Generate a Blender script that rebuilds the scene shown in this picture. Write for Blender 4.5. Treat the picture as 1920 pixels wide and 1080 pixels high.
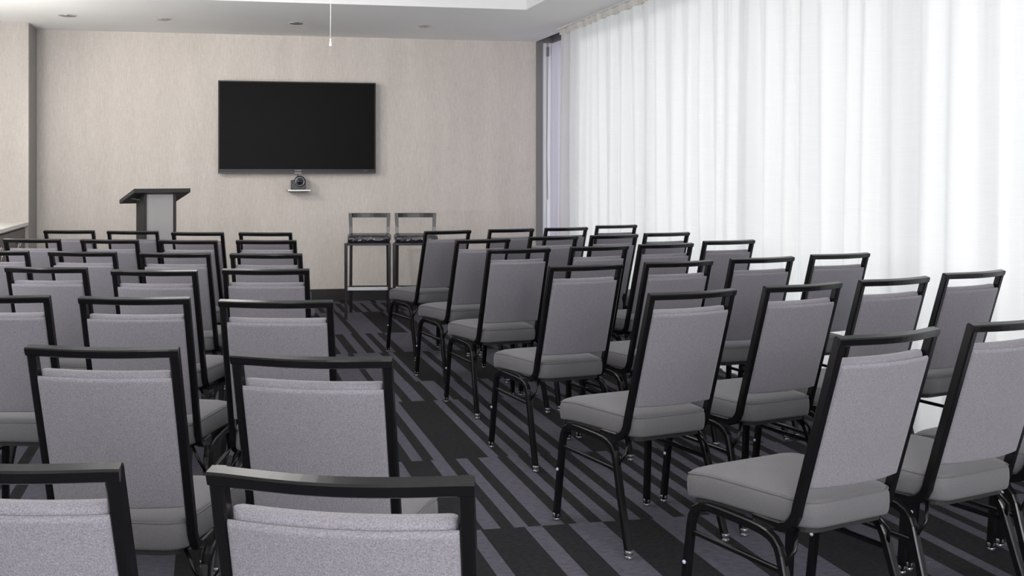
import bpy, math, random
from mathutils import Vector, Matrix

# ------------------------------------------------------------------ clearing
for o in list(bpy.data.objects):
    bpy.data.objects.remove(o)
S = bpy.context.scene
COL = S.collection
R = math.radians

# ------------------------------------------------------------------ camera
CAM_H = 1.335
YAW = -11.428
cd = bpy.data.cameras.new('camera')
cd.sensor_width = 36.0
cd.lens = 36.0 * 2053 / 1920
cd.shift_x = 150 / 1920
cd.shift_y = -215.6 / 1920
cd.clip_start = 0.05
cam = bpy.data.objects.new('camera', cd)
COL.objects.link(cam)
cam.location = (0, 0, CAM_H)
cam.rotation_euler = (R(90), 0, R(YAW))
S.camera = cam

# ------------------------------------------------------------------ view
S.view_settings.view_transform = 'Standard'
S.view_settings.look = 'None'
S.view_settings.gamma = 1
S.view_settings.use_curve_mapping = False
S.view_settings.exposure = 0.62

# ------------------------------------------------------------------ daylight: an overcast sky
W = bpy.data.worlds.new('overcast_sky')
S.world = W
W.use_nodes = True
wn = W.node_tree
wn.nodes['Background'].inputs['Color'].default_value = (0.93, 0.94, 1.0, 1)
wn.nodes['Background'].inputs['Strength'].default_value = 0.85

CEIL = 2.757
TRAY_Z = 3.05
YF = 11.407          # front wall
XC = 3.38            # curtain line


def light(name, kind, loc, rot, energy, color, **kw):
    ld = bpy.data.lights.new(name, kind)
    ld.energy = energy
    ld.color = color
    for k, v in kw.items():
        setattr(ld, k, v)
    o = bpy.data.objects.new(name, ld)
    COL.objects.link(o)
    o.location = loc
    o.rotation_euler = rot
    return o


# hazy sun from beyond the window wall, softened by the overcast
light('hazy_sun', 'SUN', (8, 6, 6), (0, 0, 0), 0.82, (1.0, 0.97, 0.93), angle=R(8))
bpy.data.objects['hazy_sun'].rotation_euler = Vector((1.0, 0.95, 0.25)).to_track_quat('Z', 'Y').to_euler()
# wall washers recessed in the left soffit, aimed along the room at the front wall
WASH = [((-1.82, 8.9), (0.9, 11.4, 1.45), 125, 92), ((-1.82, 6.4), (1.9, 11.4, 1.95), 190, 46)]
for (x, y), aim, e, cone in WASH:
    lo = light('wall_washer_lamp', 'SPOT', (x, y, CEIL - 0.012), (0, 0, 0), e, (1.0, 0.95, 0.89), spot_size=R(cone), spot_blend=0.9, shadow_soft_size=0.05)
    lo.rotation_euler = (Vector((x, y, CEIL)) - Vector(aim)).to_track_quat('Z', 'Y').to_euler()
# added point fills at the left side and the rear; no pendants hang there
for loc, e in (((-1.98, 9.5, 1.75), 15), ((-1.9, 4.2, 2.1), 16), ((0.4, -1.6, 1.9), 66), ((2.4, -1.2, 1.9), 50)):
    light('point_fill', 'POINT', loc, (0, 0, 0), e, (1.0, 0.96, 0.91), shadow_soft_size=0.16)
# added long area fill that brightens the ceiling; the left wall has no fixture
lo = light('ceiling_fill', 'AREA', (-2.28, 5.6, 1.05), (0, 0, 0), 105, (0.98, 0.98, 1.0), shape='RECTANGLE', size=0.35, size_y=5.2)
lo.rotation_euler = (0, R(180 + 32), 0)
# added area fills under the tray ceiling, without any panel fixtures
TRAY_FILLS = [(-0.2, 6.9), (-0.2, 4.0), (-0.2, 1.1), (1.5, 6.9), (1.5, 4.0), (1.5, 1.1)]
for (x, y) in TRAY_FILLS:
    light('tray_fill', 'AREA', (x, y, TRAY_Z - 0.035), (0, 0, 0), 9, (1.0, 0.97, 0.93),
          shape='RECTANGLE', size=0.55, size_y=1.15)
# added broad fill light behind the camera; the rear wall has no window
light('rear_fill', 'AREA', (0.3, -2.85, 1.75), (R(98), 0, 0), 150, (0.93, 0.95, 1.0),
      shape='RECTANGLE', size=4.2, size_y=1.7)
# downlights in the soffit by the front wall
DOWN = [(-1.265, 10.338), (-0.423, 10.42), (0.797, 10.42), (2.035, 10.404)]
for (x, y), e in zip(DOWN, (40, 34, 26, 16)):
    light('downlight_lamp', 'SPOT', (x, y, CEIL + 0.055), (0, 0, 0), e, (1.0, 0.93, 0.85),
          spot_size=R(150), spot_blend=0.8, shadow_soft_size=0.03)


# ------------------------------------------------------------------ materials
def mat(name, col, rough=0.5, metal=0.0, spec=0.5, bump=None, vary=None, coat=0.0, sheen=0.0):
    m = bpy.data.materials.new(name)
    m.use_nodes = True
    n = m.node_tree
    b = n.nodes['Principled BSDF']
    b.inputs['Base Color'].default_value = (*col, 1)
    b.inputs['Roughness'].default_value = rough
    b.inputs['Metallic'].default_value = metal
    b.inputs['Specular IOR Level'].default_value = spec
    b.inputs['Coat Weight'].default_value = coat
    b.inputs['Sheen Weight'].default_value = sheen
    tc = n.nodes.new('ShaderNodeTexCoord')
    if vary:
        sc, amt = vary[0], vary[1]
        mp = n.nodes.new('ShaderNodeMapping')
        mp.inputs['Scale'].default_value = vary[2] if len(vary) > 2 else (1, 1, 1)
        n.links.new(tc.outputs['Object'], mp.inputs['Vector'])
        nz = n.nodes.new('ShaderNodeTexNoise')
        nz.inputs['Scale'].default_value = sc
        nz.inputs['Detail'].default_value = 3
        n.links.new(mp.outputs['Vector'], nz.inputs['Vector'])
        cr = n.nodes.new('ShaderNodeValToRGB')
        cr.color_ramp.elements[0].position = 0.3
        cr.color_ramp.elements[1].position = 0.7
        cr.color_ramp.elements[0].color = (*[c * (1 - amt) for c in col], 1)
        cr.color_ramp.elements[1].color = (*[min(1, c * (1 + amt)) for c in col], 1)
        n.links.new(nz.outputs['Fac'], cr.inputs['Fac'])
        n.links.new(cr.outputs['Color'], b.inputs['Base Color'])
    if bump:
        sc, st = bump[0], bump[1]
        mp2 = n.nodes.new('ShaderNodeMapping')
        mp2.inputs['Scale'].default_value = bump[2] if len(bump) > 2 else (1, 1, 1)
        n.links.new(tc.outputs['Object'], mp2.inputs['Vector'])
        nz2 = n.nodes.new('ShaderNodeTexNoise')
        nz2.inputs['Scale'].default_value = sc
        nz2.inputs['Detail'].default_value = 2
        n.links.new(mp2.outputs['Vector'], nz2.inputs['Vector'])
        bp = n.nodes.new('ShaderNodeBump')
        bp.inputs['Strength'].default_value = st
        bp.inputs['Distance'].default_value = bump[3] if len(bump) > 3 else 0.002
        n.links.new(nz2.outputs['Fac'], bp.inputs['Height'])
        n.links.new(bp.outputs['Normal'], b.inputs['Normal'])
    return m


FABRIC = mat('grey_woven_fabric', (0.178, 0.170, 0.193), 0.85, spec=0.25, vary=(420, 0.30), bump=(420, 0.6), sheen=0.15)
SEATFAB = mat('grey_seat_fabric', (0.098, 0.096, 0.103), 0.7, spec=0.35, vary=(420, 0.14), bump=(420, 0.35), sheen=0.1)
FRAME = mat('black_satin_metal', (0.0045, 0.0045, 0.005), 0.22, spec=0.3)
DARKBOARD = mat('black_underseat_board', (0.012, 0.012, 0.013), 0.7)
GLIDE = mat('clear_grey_glide', (0.22, 0.23, 0.25), 0.12, metal=0.7)
CHROME = mat('chrome', (0.75, 0.75, 0.76), 0.12, metal=1.0)
STEEL = mat('brushed_steel', (0.62, 0.62, 0.64), 0.3, metal=1.0)
RUBBER = mat('white_nylon', (0.40, 0.40, 0.52), 0.3)
CARPET_D = mat('dark_carpet_yarn', (0.0165, 0.0158, 0.0175), 0.95, spec=0.1, vary=(55, 0.25), bump=(500, 0.8))
CARPET_L = mat('grey_carpet_yarn', (0.078, 0.075, 0.095), 0.95, spec=0.1, vary=(30, 0.20, (1, 2.2, 1)), bump=(500, 0.8))
CEILM = mat('white_ceiling_paint', (0.88, 0.885, 0.875), 0.8, spec=0.2, vary=(1.2, 0.02))
TRAYM = mat('bright_white_paint', (0.85, 0.85, 0.85), 0.7, spec=0.2)
WALLPLAIN = mat('off_white_wall_paint', (0.55, 0.53, 0.50), 0.8, spec=0.2)
POSTM = mat('grey_metal_trim', (0.19, 0.185, 0.185), 0.45, spec=0.4)
BASEM = mat('black_base_trim', (0.011, 0.010, 0.010), 0.55, vary=(8, 0.5))
WINF = mat('white_window_frame', (0.72, 0.72, 0.75), 0.4)
HEADM = mat('grey_window_header', (0.20, 0.19, 0.20), 0.5)
COUNTER = mat('white_stone_counter', (0.78, 0.78, 0.76), 0.25, vary=(20, 0.03))
CABM = mat('taupe_cabinet_laminate', (0.145, 0.130, 0.122), 0.5, vary=(6, 0.2, (1, 6, 40)))
SCREEN = mat('tv_glass', (0.006, 0.006, 0.0065), 0.33, spec=0.04)
TVPL = mat('tv_black_plastic', (0.022, 0.022, 0.026), 0.35)
TVTXT = mat('grey_print', (0.38, 0.38, 0.42), 0.5)
CAMM = mat('camera_black_plastic', (0.020, 0.020, 0.027), 0.35)
LENS = mat('lens_glass', (0.006, 0.006, 0.010), 0.05, spec=0.8)
SHELFW = mat('white_shelf_edge', (0.85, 0.86, 0.84), 0.25)
LECD = mat('charcoal_lectern_wood', (0.022, 0.0225, 0.022), 0.5, vary=(5, 0.2, (1, 1, 12)))
LECP = mat('light_grey_lectern_panel', (0.36, 0.355, 0.35), 0.5)
WOODB = mat('black_stained_wood', (0.014, 0.012, 0.0145), 0.25, vary=(12, 0.3, (1, 1, .2)))
LEATHER = mat('glossy_black_leather', (0.012, 0.011, 0.018), 0.22, spec=0.7, bump=(13, 1.0, (1, 2.5, 1), 0.03))
CORDM = mat('white_cord', (0.8, 0.8, 0.8), 0.5)
LAMPIN = mat('reflector_metal', (0.70, 0.68, 0.66), 0.10, metal=1.0)
DARKIN = mat('dark_baffle', (0.03, 0.03, 0.03), 0.5)


def emis(name, col, s):
    m = bpy.data.materials.new(name)
    m.use_nodes = True
    b = m.node_tree.nodes['Principled BSDF']
    b.inputs['Base Color'].default_value = (*col, 1)
    b.inputs['Emission Color'].default_value = (*col, 1)
    b.inputs['Emission Strength'].default_value = s
    return m


BULB = emis('lamp_diffuser', (1, 0.95, 0.88), 3.0)
PANELM = emis('panel_diffuser', (1, 0.98, 0.95), 1.0)


def wallpaper():
    m = bpy.data.materials.new('striated_beige_wallpaper')
    m.use_nodes = True
    n = m.node_tree
    b = n.nodes['Principled BSDF']
    b.inputs['Roughness'].default_value = 0.75
    b.inputs['Specular IOR Level'].default_value = 0.2
    tc = n.nodes.new('ShaderNodeTexCoord')

    def nz(scale, sc3, det=3):
        mp = n.nodes.new('ShaderNodeMapping')
        mp.inputs['Scale'].default_value = sc3
        n.links.new(tc.outputs['Object'], mp.inputs['Vector'])
        x = n.nodes.new('ShaderNodeTexNoise')
        x.inputs['Scale'].default_value = scale
        x.inputs['Detail'].default_value = det
        n.links.new(mp.outputs['Vector'], x.inputs['Vector'])
        return x.outputs['Fac']
    a = nz(1, (260, 260, 9))
    c = nz(1, (60, 60, 60))
    d = nz(1, (5, 5, .8))
    m1 = n.nodes.new('ShaderNodeMath'); m1.operation = 'MULTIPLY_ADD'
    m1.inputs[1].default_value = 0.5
    n.links.new(a, m1.inputs[0])
    m2 = n.nodes.new('ShaderNodeMath'); m2.operation = 'MULTIPLY'
    m2.inputs[1].default_value = 0.22
    n.links.new(c, m2.inputs[0])
    n.links.new(m2.outputs[0], m1.inputs[2])
    m3 = n.nodes.new('ShaderNodeMath'); m3.operation = 'MULTIPLY_ADD'
    m3.inputs[1].default_value = 0.28
    n.links.new(d, m3.inputs[0])
    n.links.new(m1.outputs[0], m3.inputs[2])
    cr = n.nodes.new('ShaderNodeValToRGB')
    cr.color_ramp.elements[0].position = 0.30
    cr.color_ramp.elements[1].position = 0.70
    cr.color_ramp.elements[0].color = (0.46, 0.423, 0.392, 1)
    cr.color_ramp.elements[1].color = (0.67, 0.625, 0.588, 1)
    n.links.new(m3.outputs[0], cr.inputs['Fac'])
    n.links.new(cr.outputs['Color'], b.inputs['Base Color'])
    return m


PAPER = wallpaper()


def sheer(name, dcol, tcol, trans, transp=0.0):
    m = bpy.data.materials.new(name)
    m.use_nodes = True
    n = m.node_tree
    n.nodes.remove(n.nodes['Principled BSDF'])
    out = n.nodes['Material Output']
    tc = n.nodes.new('ShaderNodeTexCoord')
    mp = n.nodes.new('ShaderNodeMapping')
    mp.inputs['Scale'].default_value = (5, 5, 190)
    n.links.new(tc.outputs['Object'], mp.inputs['Vector'])
    nz = n.nodes.new('ShaderNodeTexNoise')
    nz.inputs['Scale'].default_value = 1.0
    nz.inputs['Detail'].default_value = 3
    n.links.new(mp.outputs['Vector'], nz.inputs['Vector'])
    cr = n.nodes.new('ShaderNodeValToRGB')
    cr.color_ramp.elements[0].position = 0.3
    cr.color_ramp.elements[1].position = 0.7
    cr.color_ramp.elements[0].color = (*[c * .95 for c in tcol], 1)
    cr.color_ramp.elements[1].color = (*tcol, 1)
    n.links.new(nz.outputs['Fac'], cr.inputs['Fac'])
    d = n.nodes.new('ShaderNodeBsdfDiffuse')
    d.inputs['Color'].default_value = (*dcol, 1)
    t = n.nodes.new('ShaderNodeBsdfTranslucent')
    n.links.new(cr.outputs['Color'], t.inputs['Color'])
    mx = n.nodes.new('ShaderNodeMixShader')
    mx.inputs[0].default_value = trans
    n.links.new(d.outputs[0], mx.inputs[1])
    n.links.new(t.outputs[0], mx.inputs[2])
    last = mx
    if transp:
        tr = n.nodes.new('ShaderNodeBsdfTransparent')
        m2 = n.nodes.new('ShaderNodeMixShader')
        m2.inputs[0].default_value = transp
        n.links.new(mx.outputs[0], m2.inputs[1])
        n.links.new(tr.outputs[0], m2.inputs[2])
        last = m2
    n.links.new(last.outputs[0], out.inputs['Surface'])
    return m


SHEER = sheer('sheer_white_linen', (0.80, 0.80, 0.785), (0.90, 0.895, 0.88), 0.55)
TAPE = sheer('cream_heading_tape', (0.74, 0.71, 0.66), (0.62, 0.60, 0.55), 0.35)
LILAC = sheer('pale_lilac_voile', (0.72, 0.71, 0.80), (0.62, 0.60, 0.72), 0.30)

GLASS = bpy.data.materials.new('window_glass')
GLASS.use_nodes = True
n = GLASS.node_tree
n.nodes.remove(n.nodes['Principled BSDF'])
tr = n.nodes.new('ShaderNodeBsdfTransparent')
tr.inputs['Color'].default_value = (0.93, 0.95, 0.96, 1)
gl = n.nodes.new('ShaderNodeBsdfGlossy')
gl.inputs['Roughness'].default_value = 0.02
mx = n.nodes.new('ShaderNodeMixShader')
mx.inputs[0].default_value = 0.06
n.links.new(tr.outputs[0], mx.inputs[1])
n.links.new(gl.outputs[0], mx.inputs[2])
n.links.new(mx.outputs[0], n.nodes['Material Output'].inputs['Surface'])


# ------------------------------------------------------------------ mesh helpers
class MB:
    def __init__(self):
        self.v = []
        self.f = []
        self.mi = []
        self.sm = []

    def add(self, vs, fs, smooth=False, mi=0):
        b = len(self.v)
        self.v += [tuple(p) for p in vs]
        for f in fs:
            self.f.append([b + i for i in f])
            self.mi.append(mi)
            self.sm.append(smooth)

    def box(self, x0, x1, y0, y1, z0, z1, c=0.0, M=None, mi=0):
        """box with chamfered edges c"""
        if c <= 0:
            vs = [(x, y, z) for x in (x0, x1) for y in (y0, y1) for z in (z0, z1)]
            fs = [(0, 1, 3, 2), (4, 6, 7, 5), (0, 4, 5, 1), (2, 3, 7, 6), (0, 2, 6, 4), (1, 5, 7, 3)]
            if M: vs = [M @ Vector(p) for p in vs]
            self.add(vs, fs, mi=mi)
            return
        import bmesh
        bm = bmesh.new()
        bmesh.ops.create_cube(bm, size=1)
        for v in bm.verts:
            v.co = Vector(((x0 + x1) / 2 + v.co.x * (x1 - x0), (y0 + y1) / 2 + v.co.y * (y1 - y0), (z0 + z1) / 2 + v.co.z * (z1 - z0)))
        bmesh.ops.bevel(bm, geom=list(bm.edges), offset=c, segments=2, affect='EDGES', profile=0.5)
        bm.verts.index_update()
        vs = [M @ v.co if M else v.co.copy() for v in bm.verts]
        fs = [[v.index for v in f.verts] for f in bm.faces]
        bm.free()
        self.add(vs, fs, mi=mi)

    def sweep(self, path, w, d, side, ch=0.003, cap=True, rnd=False, smooth=False, wend=None):
        """rectangular (or round) section along path; side = width direction"""
        P = [Vector(p) for p in path]
        nP = len(P)
        side0 = Vector(side).normalized()
        rings = []
        for i, p in enumerate(P):
            t = (P[min(i + 1, nP - 1)] - P[max(i - 1, 0)]).normalized()
            s = (side0 - t * side0.dot(t))
            s.normalize()
            nrm = t.cross(s)
            k = 1.0
            if wend:
                k = 1 + (wend - 1) * i / (nP - 1)
            if rnd:
                prof = [(w / 2 * k * math.cos(a * math.tau / 10), d / 2 * k * math.sin(a * math.tau / 10)) for a in range(10)]
            else:
                a, b = w / 2 * k, d / 2 * k
                prof = [(a - ch, -b), (a, -b + ch), (a, b - ch), (a - ch, b), (-a + ch, b), (-a, b - ch), (-a, -b + ch), (-a + ch, -b)]
            rings.append([p + s * u + nrm * v for u, v in prof])
        m = len(rings[0])
        vs = [q for r in rings for q in r]
        fs = []
        for i in range(nP - 1):
            for j in range(m):
                a = i * m + j
                b = i * m + (j + 1) % m
                fs.append((a, b, b + m, a + m))
        if cap:
            fs.append(tuple(range(m))[::-1])
            fs.append(tuple((nP - 1) * m + j for j in range(m)))
        self.add(vs, fs, smooth=smooth or rnd)

    def lathe(self, prof, c=(0, 0, 0), axis='z', n=24, smooth=True, M=None):
        vs = []
        for (r, h) in prof:
            for k in range(n):
                a = k * math.tau / n
                if axis == 'z':
                    p = (c[0] + r * math.cos(a), c[1] + r * math.sin(a), c[2] + h)
                elif axis == 'y':
                    p = (c[0] + r * math.cos(a), c[1] + h, c[2] + r * math.sin(a))
                else:
                    p = (c[0] + h, c[1] + r * math.cos(a), c[2] + r * math.sin(a))
                vs.append(M @ Vector(p) if M else p)
        fs = []
        for i in range(len(prof) - 1):
            for k in range(n):
                a = i * n + k
                b = i * n + (k + 1) % n
                fs.append((a, b, b + n, a + n))
        if prof[0][0] > 1e-6:
            fs.append(tuple(range(n))[::-1])
        if prof[-1][0] > 1e-6:
            fs.append(tuple((len(prof) - 1) * n + k for k in range(n)))
        self.add(vs, fs, smooth=smooth)

    def loft(self, rings, smooth=True, cap0=True, cap1=True):
        m = len(rings[0])
        vs = [p for r in rings for p in r]
        fs = []
        for i in range(len(rings) - 1):
            for j in range(m):
                a = i * m + j
                b = i * m + (j + 1) % m
                fs.append((a, b, b + m, a + m))
        if cap0: fs.append(tuple(range(m))[::-1])
        if cap1: fs.append(tuple((len(rings) - 1) * m + j for j in range(m)))
        self.add(vs, fs, smooth=smooth)

    def build(self, name, m, parent=None, loc=None):
        me = bpy.data.meshes.new(name)
        me.from_pydata(self.v, [], self.f)
        ms = m if isinstance(m, (list, tuple)) else [m]
        for x in ms:
            me.materials.append(x)
        for p, mi, s in zip(me.polygons, self.mi, self.sm):
            p.material_index = mi
            p.use_smooth = s
        me.update()
        import bmesh
        bm = bmesh.new()
        bm.from_mesh(me)
        bmesh.ops.recalc_face_normals(bm, faces=list(bm.faces))
        bm.to_mesh(me)
        bm.free()
        o = bpy.data.objects.new(name, me)
        COL.objects.link(o)
        if parent is not None:
            o.parent = parent
        if loc:
            o.location = loc
        return o


def tag(o, label=None, cat=None, group=None, kind=None):
    if label: o['label'] = label
    if cat: o['category'] = cat
    if group: o['group'] = group
    if kind: o['kind'] = kind
    return o


def empty(name, loc, rz=0.0):
    o = bpy.data.objects.new(name, None)
    COL.objects.link(o)
    o.empty_display_size = 0.1
    o.location = loc
    o.rotation_euler = (0, 0, rz)
    return o


def copy_tree(root):
    def rec(o, parent):
        c = o.copy()
        COL.objects.link(c)
        if parent is not None:
            c.parent = parent
        for ch in list(o.children):
            rec(ch, c)
        return c
    return rec(root, None)


def struct(name, mb, m):
    return tag(mb.build(name, m), kind='structure')


def arc(c, r, a0, a1, n, plane='yz', x=0):
    out = []
    for i in range(n + 1):
        a = R(a0 + (a1 - a0) * i / n)
        out.append((x, c[0] + r * math.cos(a), c[1] + r * math.sin(a)))
    return out


def rrect(hx0, hx1, y0, y1, r, n=5):
    """rounded trapezoid outline: half width hx0 at y0, hx1 at y1 (counter-clockwise)"""
    cs = [(hx1 - r, y1 - r, 0), (-hx1 + r, y1 - r, 90), (-hx0 + r, y0 + r, 180), (hx0 - r, y0 + r, 270)]
    pts = []
    for cx, cy, a0 in cs:
        for i in range(n + 1):
            a = R(a0 + 90 * i / n)
            pts.append((cx + r * math.cos(a), cy + r * math.sin(a)))
    # densify straight sides
    out = []
    for i, p in enumerate(pts):
        q = pts[(i + 1) % len(pts)]
        out.append(p)
        k = 10 if i % (n + 1) == n else 1
        for j in range(1, k):
            out.append((p[0] + (q[0] - p[0]) * j / k, p[1] + (q[1] - p[1]) * j / k))
    return out


# ------------------------------------------------------------------ room shell
XL, YB = -2.35, -3.0
XEDGE = 3.456

# carpet: bands of woven stripes, one floor mesh with two yarns
BANDS = [  # (y0, y1, [x where the yarn changes], first yarn 0=dark 1=light left of the first x)
    (3.98, 4.99, [0.864, 1.002, 1.069, 1.121, 1.176, 1.228, 1.319, 1.368, 1.420, 1.472, 1.525, 1.578, 1.626, 1.680, 1.759, 1.810], 1),
    (2.67, 3.98, [0.93, 0.99, 1.160, 1.228, 1.332, 1.468, 1.670, 1.818], 0),
    (4.99, 6.30, [1.071, 1.280, 1.330, 1.379, 1.428, 1.480, 1.535, 1.587], 1),
    (6.30, 6.90, [1.099, 1.154, 1.230, 1.310, 1.405, 1.470, 1.537, 1.591, 1.678, 1.712], 1),
    (6.90, 8.05, [0.988, 1.030, 1.226, 1.290, 1.326, 1.493, 1.550], 1),
    (8.05, 9.04, [0.945, 1.000, 1.069, 1.136, 1.202, 1.257, 1.307, 1.356, 1.420, 1.645, 1.700], 0),
    (9.04, 10.44, [1.205, 1.412, 1.620, 1.655, 1.817], 0),
    (10.44, 11.15, [1.240, 1.295, 1.366, 1.435, 1.490, 1.525, 1.605, 1.655], 1),
    (11.15, 11.46, [1.1, 1.31, 1.42, 1.63], 0),
    (1.95, 2.67, [1.0, 1.05, 1.11, 1.16, 1.21, 1.32, 1.37], 1),
    (0.75, 1.95, [0.9, 1.1, 1.31, 1.41], 0),
    (-0.3, 0.75, [0.9, 0.95, 1.0, 1.05, 1.11], 1),
    (-1.5, -0.3, [0.9, 1.1, 1.31, 1.41], 0),
    (-3.0, -1.5, [0.9, 0.95, 1.0, 1.05, 1.11], 1),
]
rng = random.Random(5)
fl = MB()
U = 0.0525
X0F, X1F = XL - 0.02, 3.80
for (ya, yb, xs, first) in BANDS:
    mean = (xs[-1] - xs[0]) / (len(xs) - 1)
    wide = mean > 0.09
    opts = [1, 1, 2, 3, 4, 5] if wide else [1, 1, 1, 1, 1, 2]
    # to the left
    left = []
    x = xs[0]
    while x > X0F:
        x -= U * rng.choice(opts)
        left.append(x)
    right = []
    x = xs[-1]
    while x < X1F:
        x += U * rng.choice(opts)
        right.append(x)
    edges = list(reversed(left)) + xs + right
    # yarn of the cell left of xs[0] is `first`
    i0 = len(left)
    for i in range(len(edges) - 1):
        a, b = max(edges[i], X0F), min(edges[i + 1], X1F)
        if b <= a: continue
        yarn = first if (i0 - 1 - i) % 2 == 0 else 1 - first
        fl.add([(a, ya, 0), (b, ya, 0), (b, yb, 0), (a, yb, 0)], [(0, 1, 2, 3)], mi=yarn)
floor = struct('floor', fl, [CARPET_D, CARPET_L])

# ceiling slab with the raised tray
TX0, TX1, TY0, TY1 = -1.3, 2.70, -1.0, 9.19
m = MB()
m.box(XL, XEDGE, TY1, YF + 0.1, CEIL, CEIL + 0.5)
m.box(XL, XEDGE, YB, TY0, CEIL, CEIL + 0.5)
m.box(XL, TX0, TY0, TY1, CEIL, CEIL + 0.5)
m.box(TX1, XEDGE, TY0, TY1, CEIL, CEIL + 0.5)
struct('ceiling', m, CEILM)
m = MB()
m.box(TX0, TX1, TY0, TY1, TRAY_Z, TRAY_Z + 0.1)
m.box(TX0, TX1, TY1 - 0.006, TY1 - 0.0005, CEIL + 0.001, TRAY_Z)
m.box(TX1 - 0.006, TX1 - 0.0005, TY0, TY1, CEIL + 0.001, TRAY_Z)
m.box(TX0 + 0.0005, TX0 + 0.006, TY0, TY1, CEIL + 0.001, TRAY_Z)
struct('ceiling_tray', m, TRAYM)
# curtain pocket roof
m = MB()
m.box(XEDGE, 3.95, YB, YF + 0.1, CEIL + 0.14, CEIL + 0.24)
struct('ceiling_pocket', m, HEADM)

m = MB()
m.box(-1.694, XEDGE, YF, YF + 0.1, 0, CEIL)
struct('wall_front', m, PAPER)
m = MB()
m.box(XL, -1.694, 10.927, YF + 0.1, 0, CEIL)
wl = struct('wall_front_left', m, [PAPER, POSTM])
# a thin grey sheet covers the return of the projecting wall
m = MB()
m.box(-1.6938, -1.688, 10.929, YF - 0.001, 0.0, CEIL - 0.001)
struct('trim_1', m, mat('grey_return', (0.30, 0.285, 0.27), 0.6))
m = MB()
m.box(XL - 0.1, XL, YB, 10.927, 0, CEIL + .3)
struct('wall_left', m, WALLPLAIN)
m = MB()
m.box(XL - 0.1, 3.95, YB - 0.1, YB, 0, CEIL + .3)
struct('wall_back', m, WALLPLAIN)
m = MB()
m.box(-1.69, XEDGE - .002, YF - 0.014, YF - 0.0005, 0.001, 0.126, c=0.003)
struct('baseboard_front', m, BASEM)
# grey corner post and white jamb beside the window
m = MB()
m.box(XEDGE, 3.530, YF - 0.01, YF + 0.10, 0, CEIL + 0.14)
struct('trim_2', m, POSTM)
m = MB()
m.box(3.530, 3.575, YF + 0.004, YF + 0.10, 0, 2.745)
m.box(3.578, 3.595, YF - 0.010, YF + 0.10, 0, 2.745)
struct('trim_3', m, WINF)

# window wall on the right: header, sill, mullions and panes
m = MB()
m.box(3.64, 3.95, YB, YF + 0.1, 2.735, CEIL + 0.14)
m.box(3.625, 3.64, YB, YF + 0.1, 2.80, CEIL + 0.14)
struct('wall_right', m, HEADM)
m = MB()
m.box(3.530, 3.95, YF + 0.002, YF + 0.1, 2.745, CEIL + 0.14)
struct('wall_right_return', m, HEADM)
m = MB()
m.box(3.595, 3.95, YF, YF + 0.1, 0, 2.745)
struct('wall_front_right', m, WINF)
ybs = [-3.0, -1.35, 0.30, 1.95, 3.6, 5.25, 6.9, 8.55, 10.2, YF]
for i in range(len(ybs) - 1):
    a, b = ybs[i], ybs[i + 1]
    m = MB()
    m.box(3.74, 3.82, a, a + 0.035, 0.03, 2.735)
    m.box(3.74, 3.82, b - 0.035, b, 0.03, 2.735)
    m.box(3.74, 3.82, a + 0.035, b - 0.035, 0.0, 0.09)
    m.box(3.74, 3.82, a + 0.035, b - 0.035, 2.68, 2.735)
    w = struct('window_%d' % (i + 1), m, WINF)
    g = MB()
    g.box(3.775, 3.785, a + 0.035, b - 0.035, 0.09, 2.68)
    g.build('pane', GLASS, w)


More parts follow.
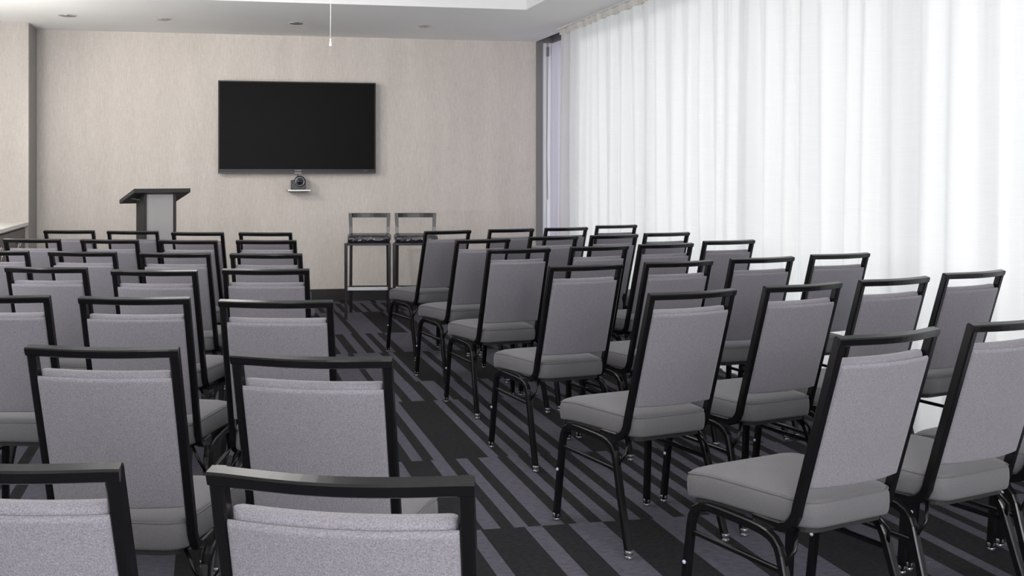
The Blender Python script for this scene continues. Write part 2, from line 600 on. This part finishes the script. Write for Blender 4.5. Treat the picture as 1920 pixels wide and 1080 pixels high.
# ------------------------------------------------------------------ curtains
def curtain(name, y_near, y_far, x_c, z0, z1, amp, seed, m, label, tape=True, step=0.012, period=(0.14, 0.30), rows=16, gather=0.075):
    rg = random.Random(seed)
    folds = []
    y = y_near - 0.5
    while y < y_far + 0.5:
        w = rg.uniform(*period)
        folds.append((y, w, rg.uniform(0.45, 1.0), rg.uniform(0.60, 0.88), rg.uniform(-0.06, 0.03)))
        y += w
    n = int((y_far - y_near) / step)

    def prof(yy, t):
        # t: 0 at the floor, 1 at the heading
        for (a, w, am, sk, dr) in folds:
            sh = dr * (1 - t)
            if a <= yy < a + w:
                u = (yy - a) / w
                k = u / (2 * sk) if u < sk else 0.5 + (u - sk) / (2 * (1 - sk))
                return am * (0.5 - 0.5 * math.cos(math.tau * k)) - 0.35
        return 0
    vs, fs = [], []
    zs = [z0 + (z1 - z0) * (i / (rows - 1)) for i in range(rows)]
    for zz in zs:
        t = (zz - z0) / (z1 - z0)
        A = amp * (1.0 - 0.55 * t ** 3)
        for k in range(n + 1):
            yy = y_near + (y_far - y_near) * k / n
            drift = 0.05 * math.sin(yy * 1.3 + seed) * (1 - t) + 0.012 * math.sin(yy * 9 + 4 * t)
            x = x_c + A * prof(yy + drift, t)
            x += 0.006 * math.sin(yy * math.tau / gather) * t ** 6
            x += 0.006 * math.sin(yy * 31 + 2.0 * t) * (1 - 0.5 * t)
            vs.append((x, yy, zz))
    for r in range(rows - 1):
        for k in range(n):
            a = r * (n + 1) + k
            fs.append((a, a + 1, a + n + 2, a + n + 1))
    mb = MB()
    mb.add(vs, fs, smooth=True)
    root = empty(name, (x_c, (y_near + y_far) / 2, z0))
    tag(root, label, 'curtain')
    o = mb.build('curtain_fabric', m, root)
    o.location = (-x_c, -(y_near + y_far) / 2, -z0)
    if tape:
        tb = MB()
        vs, fs = [], []
        for zz in (z1 - 0.012, z1 + 0.022, z1 + 0.040):
            for k in range(n * 2 + 1):
                yy = y_near + (y_far - y_near) * k / (n * 2)
                x = x_c - 0.012 + 0.016 * math.sin(yy * math.tau / gather) + amp * 0.3 * prof(yy + 0.012 * math.sin(yy * 9 + 4), 1)
                vs.append((x, yy, zz))
        N = n * 2 + 1
        for r in range(2):
            for k in range(N - 1):
                a = r * N + k
                fs.append((a, a + 1, a + N + 1, a + N))
        tb.add(vs, fs, smooth=True)
        t_ = tb.build('heading_tape', TAPE, root)
        t_.location = (-x_c, -(y_near + y_far) / 2, -z0)
    return root


curtain('sheer_curtain', 5.82, 10.27, XC, 0.012, 2.70, 0.095, 3, SHEER,
        'white sheer curtain over the far windows, ending near the front wall')
curtain('sheer_curtain', -2.6, 5.90, XC + 0.05, 0.012, 2.70, 0.105, 11, SHEER,
        'white sheer curtain over the near windows, right of the rows')
curtain('voile_drape', 10.0, 11.33, 3.60, 0.02, 2.728, 0.03, 7, LILAC,
        'pale lilac drape behind the end of the white sheer, in the window corner', tape=False, period=(0.06, 0.12), gather=0.08)
m = MB()
m.box(XC - 0.035, XC + 0.02, -2.6, 10.35, CEIL - 0.014, CEIL - 0.0005)
tag(m.build('curtain_track', WINF), 'white curtain track fixed to the ceiling above the sheer curtains', 'curtain track')
# wand hanging at the window corner
wroot = empty('curtain_wand', (3.555, 11.30, 1.05))
tag(wroot, 'thin curtain wand with grey runner hanging in the window corner by the jamb', 'curtain wand')
m = MB()
m.sweep([(0, 0, 0), (-.010, 0, .5), (-.004, 0, 1.0), (0, 0, 1.55)], .008, .008, (1, 0, 0), rnd=True)
m.build('rod', mat('taupe_rod', (0.30, .28, .27), .4), wroot)
m = MB()
m.box(-.014, .014, -.012, .012, 1.54, 1.64, c=.003)
m.box(-.004, .004, -.004, .004, 1.64, 1.84)
m.build('runner', POSTM, wroot)


# ------------------------------------------------------------------ the banquet chair
def make_chair():
    root = empty('banquet_chair', (0, 0, 0))

    # --- seat cushion: side wall, seam, crowned top
    def ring(hb, hf, y0, y1, r, z):
        pts = rrect(hb, hf, y0, y1, r)
        out = []
        for (x, y) in pts:
            dz = 0.0
            if y > 0.10:
                dz -= 0.016 * ((y - 0.10) / 0.13) ** 2
            out.append((x, y, z + dz))
        return out
    s = MB()
    hb, hf, y0, y1 = 0.168, 0.214, -0.205, 0.240
    lv = [(0.010, .402), (0.002, .405), (0.0, .412), (-0.002, .435), (-0.001, .460), (0.002, .4695), (0.0045, .4715), (0.004, .473), (0.009, .4775), (0.020, .4825), (0.045, .488), (0.085, .492), (0.125, .494)]
    rings = []
    for ins, z in lv:
        rings.append(ring(hb - ins, hf - ins, y0 + ins, y1 - ins, max(0.052 - ins * .35, 0.01), z))
    s.loft(rings)
    s.build('seat', SEATFAB, root)
    # piping line round the top edge
    pp = MB()
    pr = ring(hb - .001, hf - .001, y0 + .001, y1 - .001, .052, .4715)
    pr.append(pr[0])
    pp.sweep(pr, .0034, .0034, (0, 0, 1), rnd=True, cap=False)
    # board under the cushion
    b = MB()
    b.loft([ring(hb - .02, hf - .02, y0 + .02, y1 - .02, .04, z) for z in (.386, .3995)], smooth=False)
    b.build('seat_board', DARKBOARD, root)
    pp.build('seat_piping', SEATFAB, root)

    # --- back frame: two uprights with a bend at the foot, bowed top rail
    TOP = Vector((0, -0.3275, 0.92))
    BOT = Vector((0, -0.182, 0.445))
    up = (TOP - BOT).normalized()
    back_n = Vector((0, -up.z, up.y))       # points to the rear
    UW, UD = 0.022, 0.028
    fr = MB()
    ctr_top = TOP - back_n * (UD / 2)        # the measured corner is the rear face
    for sx in (-1, 1):
        x = sx * (0.185 - UW / 2)
        path = [(x, -0.02, .391), (x, -0.075, .391), (x, -0.118, .393), (x, -0.142, .402), (x, -0.158, .418), (x, -0.169, .438)]
        c0 = BOT - back_n * (UD / 2)
        path.append((x, c0.y - .006, c0.z + .012))
        tp = ctr_top - up * 0.004
        path.append((x, tp.y, tp.z))
        fr.sweep(path, UW, UD, (1, 0, 0), ch=.004)
    # rail, bowed to the rear
    path = []
    RH, BOW, RD = 0.0215, 0.030, 0.024
    for i in range(17):
        u = -1 + 2 * i / 16
        x = u * 0.185
        q = TOP - back_n * (RD / 2) - up * (RH / 2) + Vector((0, -1, 0)) * (BOW * (1 - abs(u) ** 2.0) ** 1.4)
        path.append((x, q.y, q.z))
    fr.sweep(path, RH, RD, tuple(up), ch=.003)
    fr.build('back_frame', FRAME, root)

    # --- back cushion: front pad and rear panel, both bowed
    def bk(x, w, t):
        """x across, w along the back from its foot, t toward the rear"""
        bow = 0.026 * (1 - (x / 0.17) ** 2)
        q = BOT + up * w + back_n * t + Vector((0, -bow, 0))
        return (x, q.y, q.z)
    L = (TOP - BOT).length

    def slab(xh, w0, w1, t_mid, h_rear, h_front, r):
        """bowed upholstered slab: two sheets meeting at a rounded rim"""
        def ticks(a, b):
            e = [0, .0015, .004, .008, .014, .022]
            e = [q for q in e if q <= r * 1.6] + [r * 1.6 + .004]
            mid = 9
            lo = [a + q for q in e]
            hi = [b - q for q in reversed(e)]
            return lo + [lo[-1] + (hi[0] - lo[-1]) * k / mid for k in range(1, mid)] + hi
        X, Wt = ticks(-xh, xh), ticks(w0, w1)
        nx, nw = len(X), len(Wt)

        def prof(x, w):
            e = 1.0
            for dd in (xh - abs(x), min(w - w0, w1 - w)):
                q = min(1.0, max(0.0, dd / r))
                e *= math.sqrt(1 - (1 - q) ** 2)
            return e
        vs, fs = [], []
        for sgn, h in ((1, h_rear), (-1, h_front)):
            for w in Wt:
                for x in X:
                    vs.append(bk(x, w, t_mid + sgn * h * prof(x, w)))
        o2 = nx * nw
        for a in range(nw - 1):
            for b in range(nx - 1):
                k = a * nx + b
                fs.append((k, k + 1, k + nx + 1, k + nx))
                fs.append((o2 + k, o2 + k + nx, o2 + k + nx + 1, o2 + k + 1))
        rim = [k for k in range(nx)] + [a * nx + nx - 1 for a in range(1, nw)] + [(nw - 1) * nx + k for k in range(nx - 2, -1, -1)] + [a * nx for a in range(nw - 2, 0, -1)]
        for q, k in enumerate(rim):
            k2 = rim[(q + 1) % len(rim)]
            fs.append((k, o2 + k, o2 + k2, k2))
        return vs, fs
    rp = MB()
    rp.add(*slab(.1645, .070, L - .075, -.005, .008, .004, .006), smooth=True)
    rp.build('back_panel', FABRIC, root)
    pad = MB()
    pad.add(*slab(.1615, .072, L - .068, -.027, .0155, .020, .014), smooth=True)
    pad.build('backrest', FABRIC, root)

    # --- legs: each side an upside-down U of tube, cut into a front and a rear leg
    for sx in (-1, 1):
        xt, xf = sx * 0.190, sx * 0.212
        # front leg
        pf = [(xf, .2355, .012), (sx * .205, .218, .20), (sx * .200, .207, .315)]
        pf += [(sx * .198, .203, .338), (sx * .196, .192, .358), (sx * .194, .172, .371), (sx * .192, .146, .3765), (xt, .10, .377), (xt, .055, .3765)]
        g = MB()
        g.sweep(pf, .0235, .0245, (1, 0, 0), ch=.0035)
        leg = g.build('leg', FRAME, root)
        gg = MB()
        gg.lathe([(0.0001, 0.0), (.013, 0.0), (.0145, .004), (.0145, .009), (.011, .012), (.011, .014), (.0145, .016), (.0145, .026), (.0125, .029)], (xf, .2355, 0), n=14)
        gg.build('foot_glide', GLIDE, leg)
        bb = MB()
        bb.lathe([(.006, 0), (.006, .005), (.004, .007), (0.0001, .008)], (sx * .205 + sx * .010, .219, .20), axis='x', n=10) if sx > 0 else \
            bb.lathe([(.0001, -.008), (.004, -.007), (.006, -.005), (.006, 0)], (sx * .205 + sx * .010, .219, .20), axis='x', n=10)
        bb.build('bumper_stud', RUBBER, leg)
        # rear leg
        pr_ = [(xf, -.2355, .012), (sx * .204, -.178, .19), (sx * .1995, -.149, .285)]
        pr_ += [(sx * .1975, -.138, .322), (sx * .196, -.128, .343), (sx * .195, -.112, .359), (sx * .193, -.088, .3685), (sx * .191, -.060, .373), (xt, -.02, .3755), (xt, .055, .3765)]
        g = MB()
        g.sweep(pr_, .0235, .0245, (1, 0, 0), ch=.0035)
        leg2 = g.build('leg', FRAME, root)
        gg = MB()
        gg.lathe([(0.0001, 0.0), (.013, 0.0), (.0145, .004), (.0145, .009), (.011, .012), (.011, .014), (.0145, .016), (.0145, .026), (.0125, .029)], (xf, -.2355, 0), n=14)
        gg.build('foot_glide', GLIDE, leg2)
        # side brace
        g = MB()
        g.sweep([(sx * .200, .208, .292), (sx * .1995, -.149, .285)], .014, .014, (1, 0, 0), ch=.003)
        g.build('side_brace', FRAME, root)
        # strut from the rear leg up to the cross bar
        g = MB()
        g.sweep([(sx * .199, -.150, .298), (sx * .178, -.168, .345), (sx * .150, -.150, .392)], .010, .010, (0, 1, 0), rnd=True)
        g.build('rear_strut', FRAME, root)
    g = MB()
    g.sweep([(-.19, .125, .379), (.19, .125, .379)], .018, .016, (0, 1, 0), ch=.003)
    g.sweep([(-.19, -.06, .379), (.19, -.06, .379)], .018, .016, (0, 1, 0), ch=.003)
    g.build('cross_bar', FRAME, root)
    return root


CH = {'A6': (1.626, 2.839, 16.6), 'A5': (1.567, 3.858, 14.1), 'A5b': (2.069, 4.002, 14.7), 'A5c': (2.533, 4.133, 15.1), 'A5d': (3.03, 4.325, 16.4),
      'A4': (1.589, 4.971, 10.4), 'A4b': (2.072, 5.071, 11.3), 'A4c': (2.569, 5.205, 10.7), 'A4d': (3.079, 5.357, 11.3),
      'A3': (1.592, 6.044, 8.9), 'A3b': (2.078, 6.148, 11.5), 'A3c': (2.529, 6.271, 11.7), 'A3d': (3.037, 6.488, 10.7),
      'A2': (1.587, 6.9, 12.6), 'A2b': (2.101, 7.118, 15.4), 'A2c': (2.555, 7.199, 13.8), 'A2d': (3.006, 7.369, 13.0),
      'A1': (1.566, 7.915, 16.1), 'A1b': (2.092, 8.066, 13.0), 'A1c': (2.55, 8.185, 13.8), 'A1d': (3.065, 8.465, 12.0),
      'A6b': (2.12, 2.985, 16.0), 'A6c': (2.57, 3.125, 16.0), 'A6d': (3.035, 3.27, 16.0),
      'L7a': (-0.909, 8.502, -15.4), 'L7b': (-0.453, 8.32, -16.1), 'L7c': (0.006, 8.058, -17.5), 'L7d': (0.462, 7.928, -17.0),
      'L6a': (-0.994, 7.484, -18.3), 'L6b': (-0.509, 7.305, -18.9), 'L6c': (-0.031, 7.155, -19.4), 'L6d': (0.412, 7.064, -14.5),
      'L5a': (-1.02, 6.43, -18.0), 'L5b': (-0.553, 6.264, -19.2), 'L5c': (-0.091, 6.088, -16.3), 'L5d': (0.362, 5.938, -15.7),
      'L4b': (-0.607, 5.315, -17.9), 'L4c': (-0.145, 5.083, -16.5), 'L4d': (0.297, 5.044, -11.9),
      'L3b': (-0.63, 4.20, -14.3), 'L3c': (-0.171, 4.058, -14.1), 'L3d': (0.286, 3.873, -14.5),
      'L2c': (-0.164, 3.001, -16.2), 'L2d': (0.329, 2.766, -20.0),
      'L1c': (-0.20, 1.955, -18.5), 'L1d': (0.28, 1.791, -19.9)}
ORD = ['nearest', 'second', 'third', 'fourth', 'fifth', 'sixth', 'seventh']


def chair_label(k):
    if k[0] == 'A':
        row = 6 - int(k[1])
        seat = {'': 0, 'b': 1, 'c': 2, 'd': 3}[k[2:]]
        st = ['seat on the aisle', 'second seat from the aisle', 'third seat from the aisle', 'seat by the curtain'][seat]
        side = 'right block'
    else:
        row = int(k[1]) - 1
        seat = {'d': 0, 'c': 1, 'b': 2, 'a': 3}[k[2:]]
        st = ['seat on the aisle', 'second seat from the aisle', 'third seat from the aisle', 'fourth seat from the aisle'][seat]
        side = 'left block'
    rw = 'row nearest the camera' if row == 0 else ('front row by the wall' if (row == 6 or (row == 5 and k[0] == 'A')) else ORD[row] + ' row from the camera')
    return 'grey banquet chair, %s, %s, %s' % (side, rw, st)


proto = make_chair()
first = True
for k, (x, y, a) in CH.items():
    o = proto if first else copy_tree(proto)
    first = False
    o.location = (x, y, 0)
    o.rotation_euler = (0, 0, R(a))
    tag(o, chair_label(k), 'chair', 'grey banquet chairs in rows facing the screen')

# ------------------------------------------------------------------ television
tv = empty('television', (0.882, YF, 1.33))
tag(tv, 'large black flat screen television mounted on the front wall', 'television')
TVW, TVH, TVD = 1.615, 0.945, 0.075
yfz = -TVD - 0.012
m = MB()
m.box(-TVW / 2, TVW / 2, yfz + 0.002, yfz + 0.055, 0, TVH, c=0.004)
m.box(-TVW / 2 + .25, TVW / 2 - .25, yfz + 0.05, -0.002, .12, TVH - .12)
m.build('housing', TVPL, tv)
m = MB()
m.box(-TVW / 2 + .012, TVW / 2 - .012, yfz - 0.0005, yfz + 0.004, 0.045, TVH - .012)
m.build('screen', SCREEN, tv)
m = MB()
m.box(-TVW / 2, TVW / 2, yfz - 0.003, yfz + 0.003, 0.014, 0.044, c=.001)
m.box(-TVW / 2, TVW / 2, yfz - 0.003, yfz + 0.003, TVH - .012, TVH, c=.001)
m.box(-TVW / 2, -TVW / 2 + .011, yfz - 0.003, yfz + 0.003, 0.044, TVH - .012, c=.001)
m.box(TVW / 2 - .011, TVW / 2, yfz - 0.003, yfz + 0.003, 0.044, TVH - .012, c=.001)
m.build('bezel', mat('tv_bezel', (0.014, .014, .018), .35, spec=0.3), tv)


def text(s, size, loc, parent, m, name, ext=.0008):
    c = bpy.data.curves.new(name, 'FONT')
    c.body = s
    c.size = size
    c.extrude = ext
    c.align_x = 'CENTER'
    c.align_y = 'CENTER'
    t = bpy.data.objects.new(name, c)
    COL.objects.link(t)
    dg = bpy.context.evaluated_depsgraph_get()
    me = bpy.data.meshes.new_from_object(t.evaluated_get(dg))
    bpy.data.objects.remove(t)
    me.materials.clear()
    me.materials.append(m)
    o = bpy.data.objects.new(name, me)
    COL.objects.link(o)
    o.parent = parent
    o.location = loc
    o.rotation_euler = (R(90), 0, 0)
    return o


text('SHARP', 0.021, (0, yfz - .0042, 0.029), tv, TVTXT, 'logo')
text('AQUOS', 0.012, (0.70, yfz - .0042, 0.029), tv, mat('dim_print', (.16, .16, .18), .5), 'badge')
m = MB()
m.box(-.035, .035, yfz - .002, yfz + .01, -.004, .012, c=.002)
m.build('sensor_strip', mat('sensor', (.20, .18, .19), .3), tv)

# ------------------------------------------------------------------ camera shelf and conference camera
sx, sz = 0.888, 1.162
SY = YF - 0.30
sh = empty('wall_shelf', (sx, YF, sz))
tag(sh, 'small floating shelf with white front edge below the television', 'shelf')
m = MB()
m.box(-.118, .118, -.150, -.140, -.012, .002, c=.001)
m.build('front_edge', SHELFW, sh)
m = MB()
m.box(-.118, .118, -.140, -.001, -.012, .002)
m.box(-.090, .090, -.125, -.001, -.022, -.012)
m.build('board', TVPL, sh)
cr_ = empty('conference_camera', (sx - .005, YF - .085, sz + .003))
tag(cr_, 'black conference camera with round ringed lens on the shelf under the television', 'camera')
m = MB()
m.box(-.073, .073, -.045, .045, 0, .098, c=.006)
m.build('base', CAMM, cr_)
m = MB()
m.lathe([(.0001, -.052), (.050, -.052), (.058, -.044), (.060, 0), (.058, .030), (.048, .04)], (.016, 0, .082), axis='y', n=32)
hd = m.build('camera_head', CAMM, cr_)
m = MB()
pts = [(.012 + .044 * math.cos(a * math.tau / 36), -.054, .082 + .044 * math.sin(a * math.tau / 36)) for a in range(37)]
m.sweep(pts, .004, .004, (0, 1, 0), rnd=True, cap=False)
m.build('lens_ring', STEEL, hd)
m = MB()
m.lathe([(.0001, -.064), (.012, -.062), (.022, -.056), (.024, -.052)], (.012, 0, .082), axis='y', n=24)
m.build('lens', LENS, hd)
m = MB()
m.sweep([(.0, .03, .095), (.001, .036, .118), (.0, .040, .14), (-.001, .042, .166)], .007, .007, (1, 0, 0), rnd=True)
m.build('cable', CAMM, cr_)

# ------------------------------------------------------------------ lectern
LR = 22.0
lec = empty('lectern', (-0.465, 9.62, 0), R(LR))
tag(lec, 'charcoal and grey lectern with slanted top in front of the left wall', 'lectern')
# local: -y faces the audience
sl = 0.30
m = MB()
vs = []
W2 = .243
prof = [(-.19, 1.172), (-.19, 1.205), (.20, 1.105), (.20, 1.072)]
rings = [[(x, y, z) for (y, z) in prof] for x in (-W2, W2)]
m.loft(rings, smooth=False)
m.build('reading_top', LECD, lec)
m = MB()
m.box(-.140, -.117, -.130, .07, .03, 1.155)
m.build('side_panel', LECD, lec)
m = MB()
m.box(.117, .140, -.130, .07, .03, 1.155)
m.build('side_panel', LECD, lec)
m = MB()
m.box(-.116, .116, -.120, -.104, .03, 1.165)
m.build('front_panel', LECP, lec)
m = MB()
m.box(-.20, .20, -.17, .17, 0, .03, c=.004)
m.build('base', LECD, lec)
m = MB()
m.sweep([(-.10, -.02, 1.10), (-.20, .02, 1.12)], .02, .012, (0, 1, 0), ch=.002)
m.sweep([(.10, -.02, 1.10), (.20, .02, 1.12)], .02, .012, (0, 1, 0), ch=.002)
m.build('top_bracket', LECD, lec)


# ------------------------------------------------------------------ bar stools
def make_stool():
    root = empty('bar_stool', (0, 0, 0))
    # local: front (-y) faces the camera; seat top .765
    fx, bx, fy, by = .198, .178, -.225, .225
    for s in (-1, 1):
        g = MB()
        xs_ = s * fx - .010
        g.sweep([(xs_, fy, 0.001), (xs_, fy, .694)], .026, .034, (1, 0, 0), ch=.003, wend=1.12)
        g.build('leg', WOODB, root)
        g = MB()
        g.sweep([(s * bx, by + .03, 0.001), (s * bx, by + .01, .30), (s * (bx - .004), by, .690)], .028, .036, (1, 0, 0), ch=.003)
        g.build('leg', WOODB, root)
        # back upright, flaring outward to the top
        g = MB()
        g.sweep([(s * (bx - .002), by, .688), (s * (bx + .000), by + .012, .82), (s * (bx + .004), by + .03, .948)], .025, .026, (1, 0, 0), ch=.003, wend=1.35)
        g.build('back_post', WOODB, root)
        g = MB()
        g.sweep([(s * fx - .01, fy + .01, .277), (s * bx, by, .25)], .018, .03, (1, 0, 0), ch=.002)
        g.sweep([(s * fx - .01, fy + .01, .682), (s * bx, by, .679)], .02, .022, (1, 0, 0), ch=.002)
        g.build('side_rail', WOODB, root)
    g = MB()
    path = []
    for i in range(11):
        u = -1 + 2 * i / 10
        path.append((u * (bx + .018), by + .030 + .025 * (1 - u * u), .930))
    g.sweep(path, .042, .024, (0, 0, 1), ch=.003)
    g.build('back_rail', WOODB, root)
    g = MB()
    g.box(-fx - .010, fx - .010, fy - .012, fy + .012, .672, .694, c=.002)
    g.build('apron', WOODB, root)
    g = MB()
    g.box(-bx, bx, by - .012, by + .012, .668, .690, c=.002)
    g.build('apron', WOODB, root)
    g = MB()
    g.box(-fx + .004, fx - .024, fy - .013, fy + .013, .262, .292, c=.002)
    g.build('footrest', STEEL, root)
    g = MB()
    g.box(-bx, bx, by - .012, by + .012, .238, .260, c=.002)
    g.build('stretcher', WOODB, root)
    g = MB()

    def rg(ins, z):
        return [(x, y, z) for x, y in rrect(.190 - ins, .205 - ins, -.245 + ins, .215 - ins, .02)]
    g.loft([rg(.006, .695), rg(0, .700), rg(-.003, .728), rg(0, .748), rg(.008, .757), rg(.03, .763), rg(.08, .766)])
    g.build('seat', LEATHER, root)
    return root


st = make_stool()
st.location = (1.452, 10.15, 0)
st.rotation_euler = (0, 0, R(-9))
tag(st, 'black wooden bar stool with leather seat, the left one of the pair by the wall', 'bar stool', 'black bar stools by the front wall')
st2 = copy_tree(st)
st2.location = (1.887, 10.08, 0)
st2.rotation_euler = (0, 0, R(-9))
tag(st2, 'black wooden bar stool with leather seat, the right one, partly behind a banquet chair', 'bar stool', 'black bar stools by the front wall')

# ------------------------------------------------------------------ counter and cabinet on the left
m = MB()
m.box(XL + .001, -1.690, 7.2, 10.926, .838, .872, c=.002)
tag(m.build('countertop', COUNTER), 'white countertop along the left wall', 'countertop')
cab_y = [7.25, 8.18, 9.11, 10.04, 10.92]
hand = [None, 7.7, 9.0, 9.60, 10.45]
for i in range(4):
    a, b = cab_y[i], cab_y[i + 1]
    cb = empty('base_cabinet', (XL + .01, (a + b) / 2, 0))
    place = ['second cabinet', 'third cabinet', 'fourth cabinet', 'cabinet']
    lab = ['taupe base cabinet under the white counter, nearest of the run to the camera',
           'taupe base cabinet under the white counter, second of the run from the camera',
           'taupe base cabinet with ring pulls under the white counter, next to the corner one',
           'taupe base cabinet with ring pulls under the white counter, against the projecting wall'][i]
    tag(cb, lab, 'cabinet', 'base cabinets under the counter')
    d = 0.62
    h = (b - a) / 2
    m = MB()
    m.box(0, d - .022, -h + .002, h - .002, .08, .836)
    m.box(0, d - .08, -h + .002, h - .002, 0.001, .08)
    m.build('body', CABM, cb)
    for s in (-1, 1):
        m = MB()
        ya, yb = (-h + .004, -.002) if s < 0 else (.002, h - .004)
        m.box(d - .021, d - .001, ya, yb, .085, .812, c=.001)
        dr_ = m.build('door', CABM, cb)
        m = MB()
        yc = -.05 if s < 0 else .05
        pts = [(d + .018 + .010 * math.sin(a_ * math.tau / 24), yc + .030 * math.cos(a_ * math.tau / 24), .655 + .052 * math.sin(a_ * math.tau / 24)) for a_ in range(25)]
        m.sweep(pts, .009, .009, (1, 0, 0), rnd=True, cap=False)
        m.lathe([(.011, 0), (.011, .018), (.007, .02)], (d - .001, yc, .707), axis='x', n=12)
        m.build('handle', CHROME, dr_)

# ------------------------------------------------------------------ downlights
def make_down(x, y, label):
    r = empty('downlight', (x, y, CEIL))
    tag(r, label, 'ceiling light', 'recessed downlights along the front of the ceiling')
    m = MB()
    m.lathe([(.070, -.0005), (.080, -.0005), (.082, -.003), (.080, -.005), (.072, -.006), (.068, -.001), (.064, .0)], n=36)
    m.build('trim_ring', CHROME, r)
    m = MB()
    m.lathe([(.066, -.004), (.060, .02), (.050, .045), (.036, .062)], n=36)
    o = m.build('reflector', LAMPIN, r)
    return r


for i, (x, y) in enumerate(DOWN):
    make_down(x, y, ['chrome recessed downlight in the ceiling, first from the left', 'chrome recessed downlight in the ceiling, second from the left',
                     'chrome recessed downlight in the ceiling left of the hanging cord', 'chrome recessed downlight in the ceiling, nearest the window'][i])


# ------------------------------------------------------------------ pull cord from the tray
cy = 7.4
# point on the pixel column 620 at depth cy
def on_y(px, py, Y):
    dx = (px - 810) / 2053
    ph = R(YAW)
    ex = (math.cos(ph), math.sin(ph) * -1)
    # camera axes in world: right = (cos yaw, sin yaw), forward = (-sin yaw, cos yaw)
    rx, ry = math.cos(ph), math.sin(ph)
    fx_, fy_ = -math.sin(ph), math.cos(ph)
    wx, wy = rx * dx + fx_, ry * dx + fy_
    t = Y / wy
    return wx * t, CAM_H - (py - 324.4) / 2053 * t
X_, Z_ = on_y(619.5, 87, cy)
pc = empty('pull_cord', (X_, cy, Z_))
tag(pc, 'thin white pull cord hanging from the ceiling above the television', 'cord')
m = MB()
zt = TRAY_Z - Z_
m.sweep([(0, 0, .05), (.0015, 0, .25), (-.001, 0, .45), (.001, 0, zt)], .0050, .0050, (1, 0, 0), rnd=True)
m.build('string', CORDM, pc)
m = MB()
m.lathe([(.0001, 0), (.0085, .001), (.0095, .006), (.0065, .03), (.0045, .052), (.0001, .054)], n=14)
m.build('tassel', CORDM, pc)
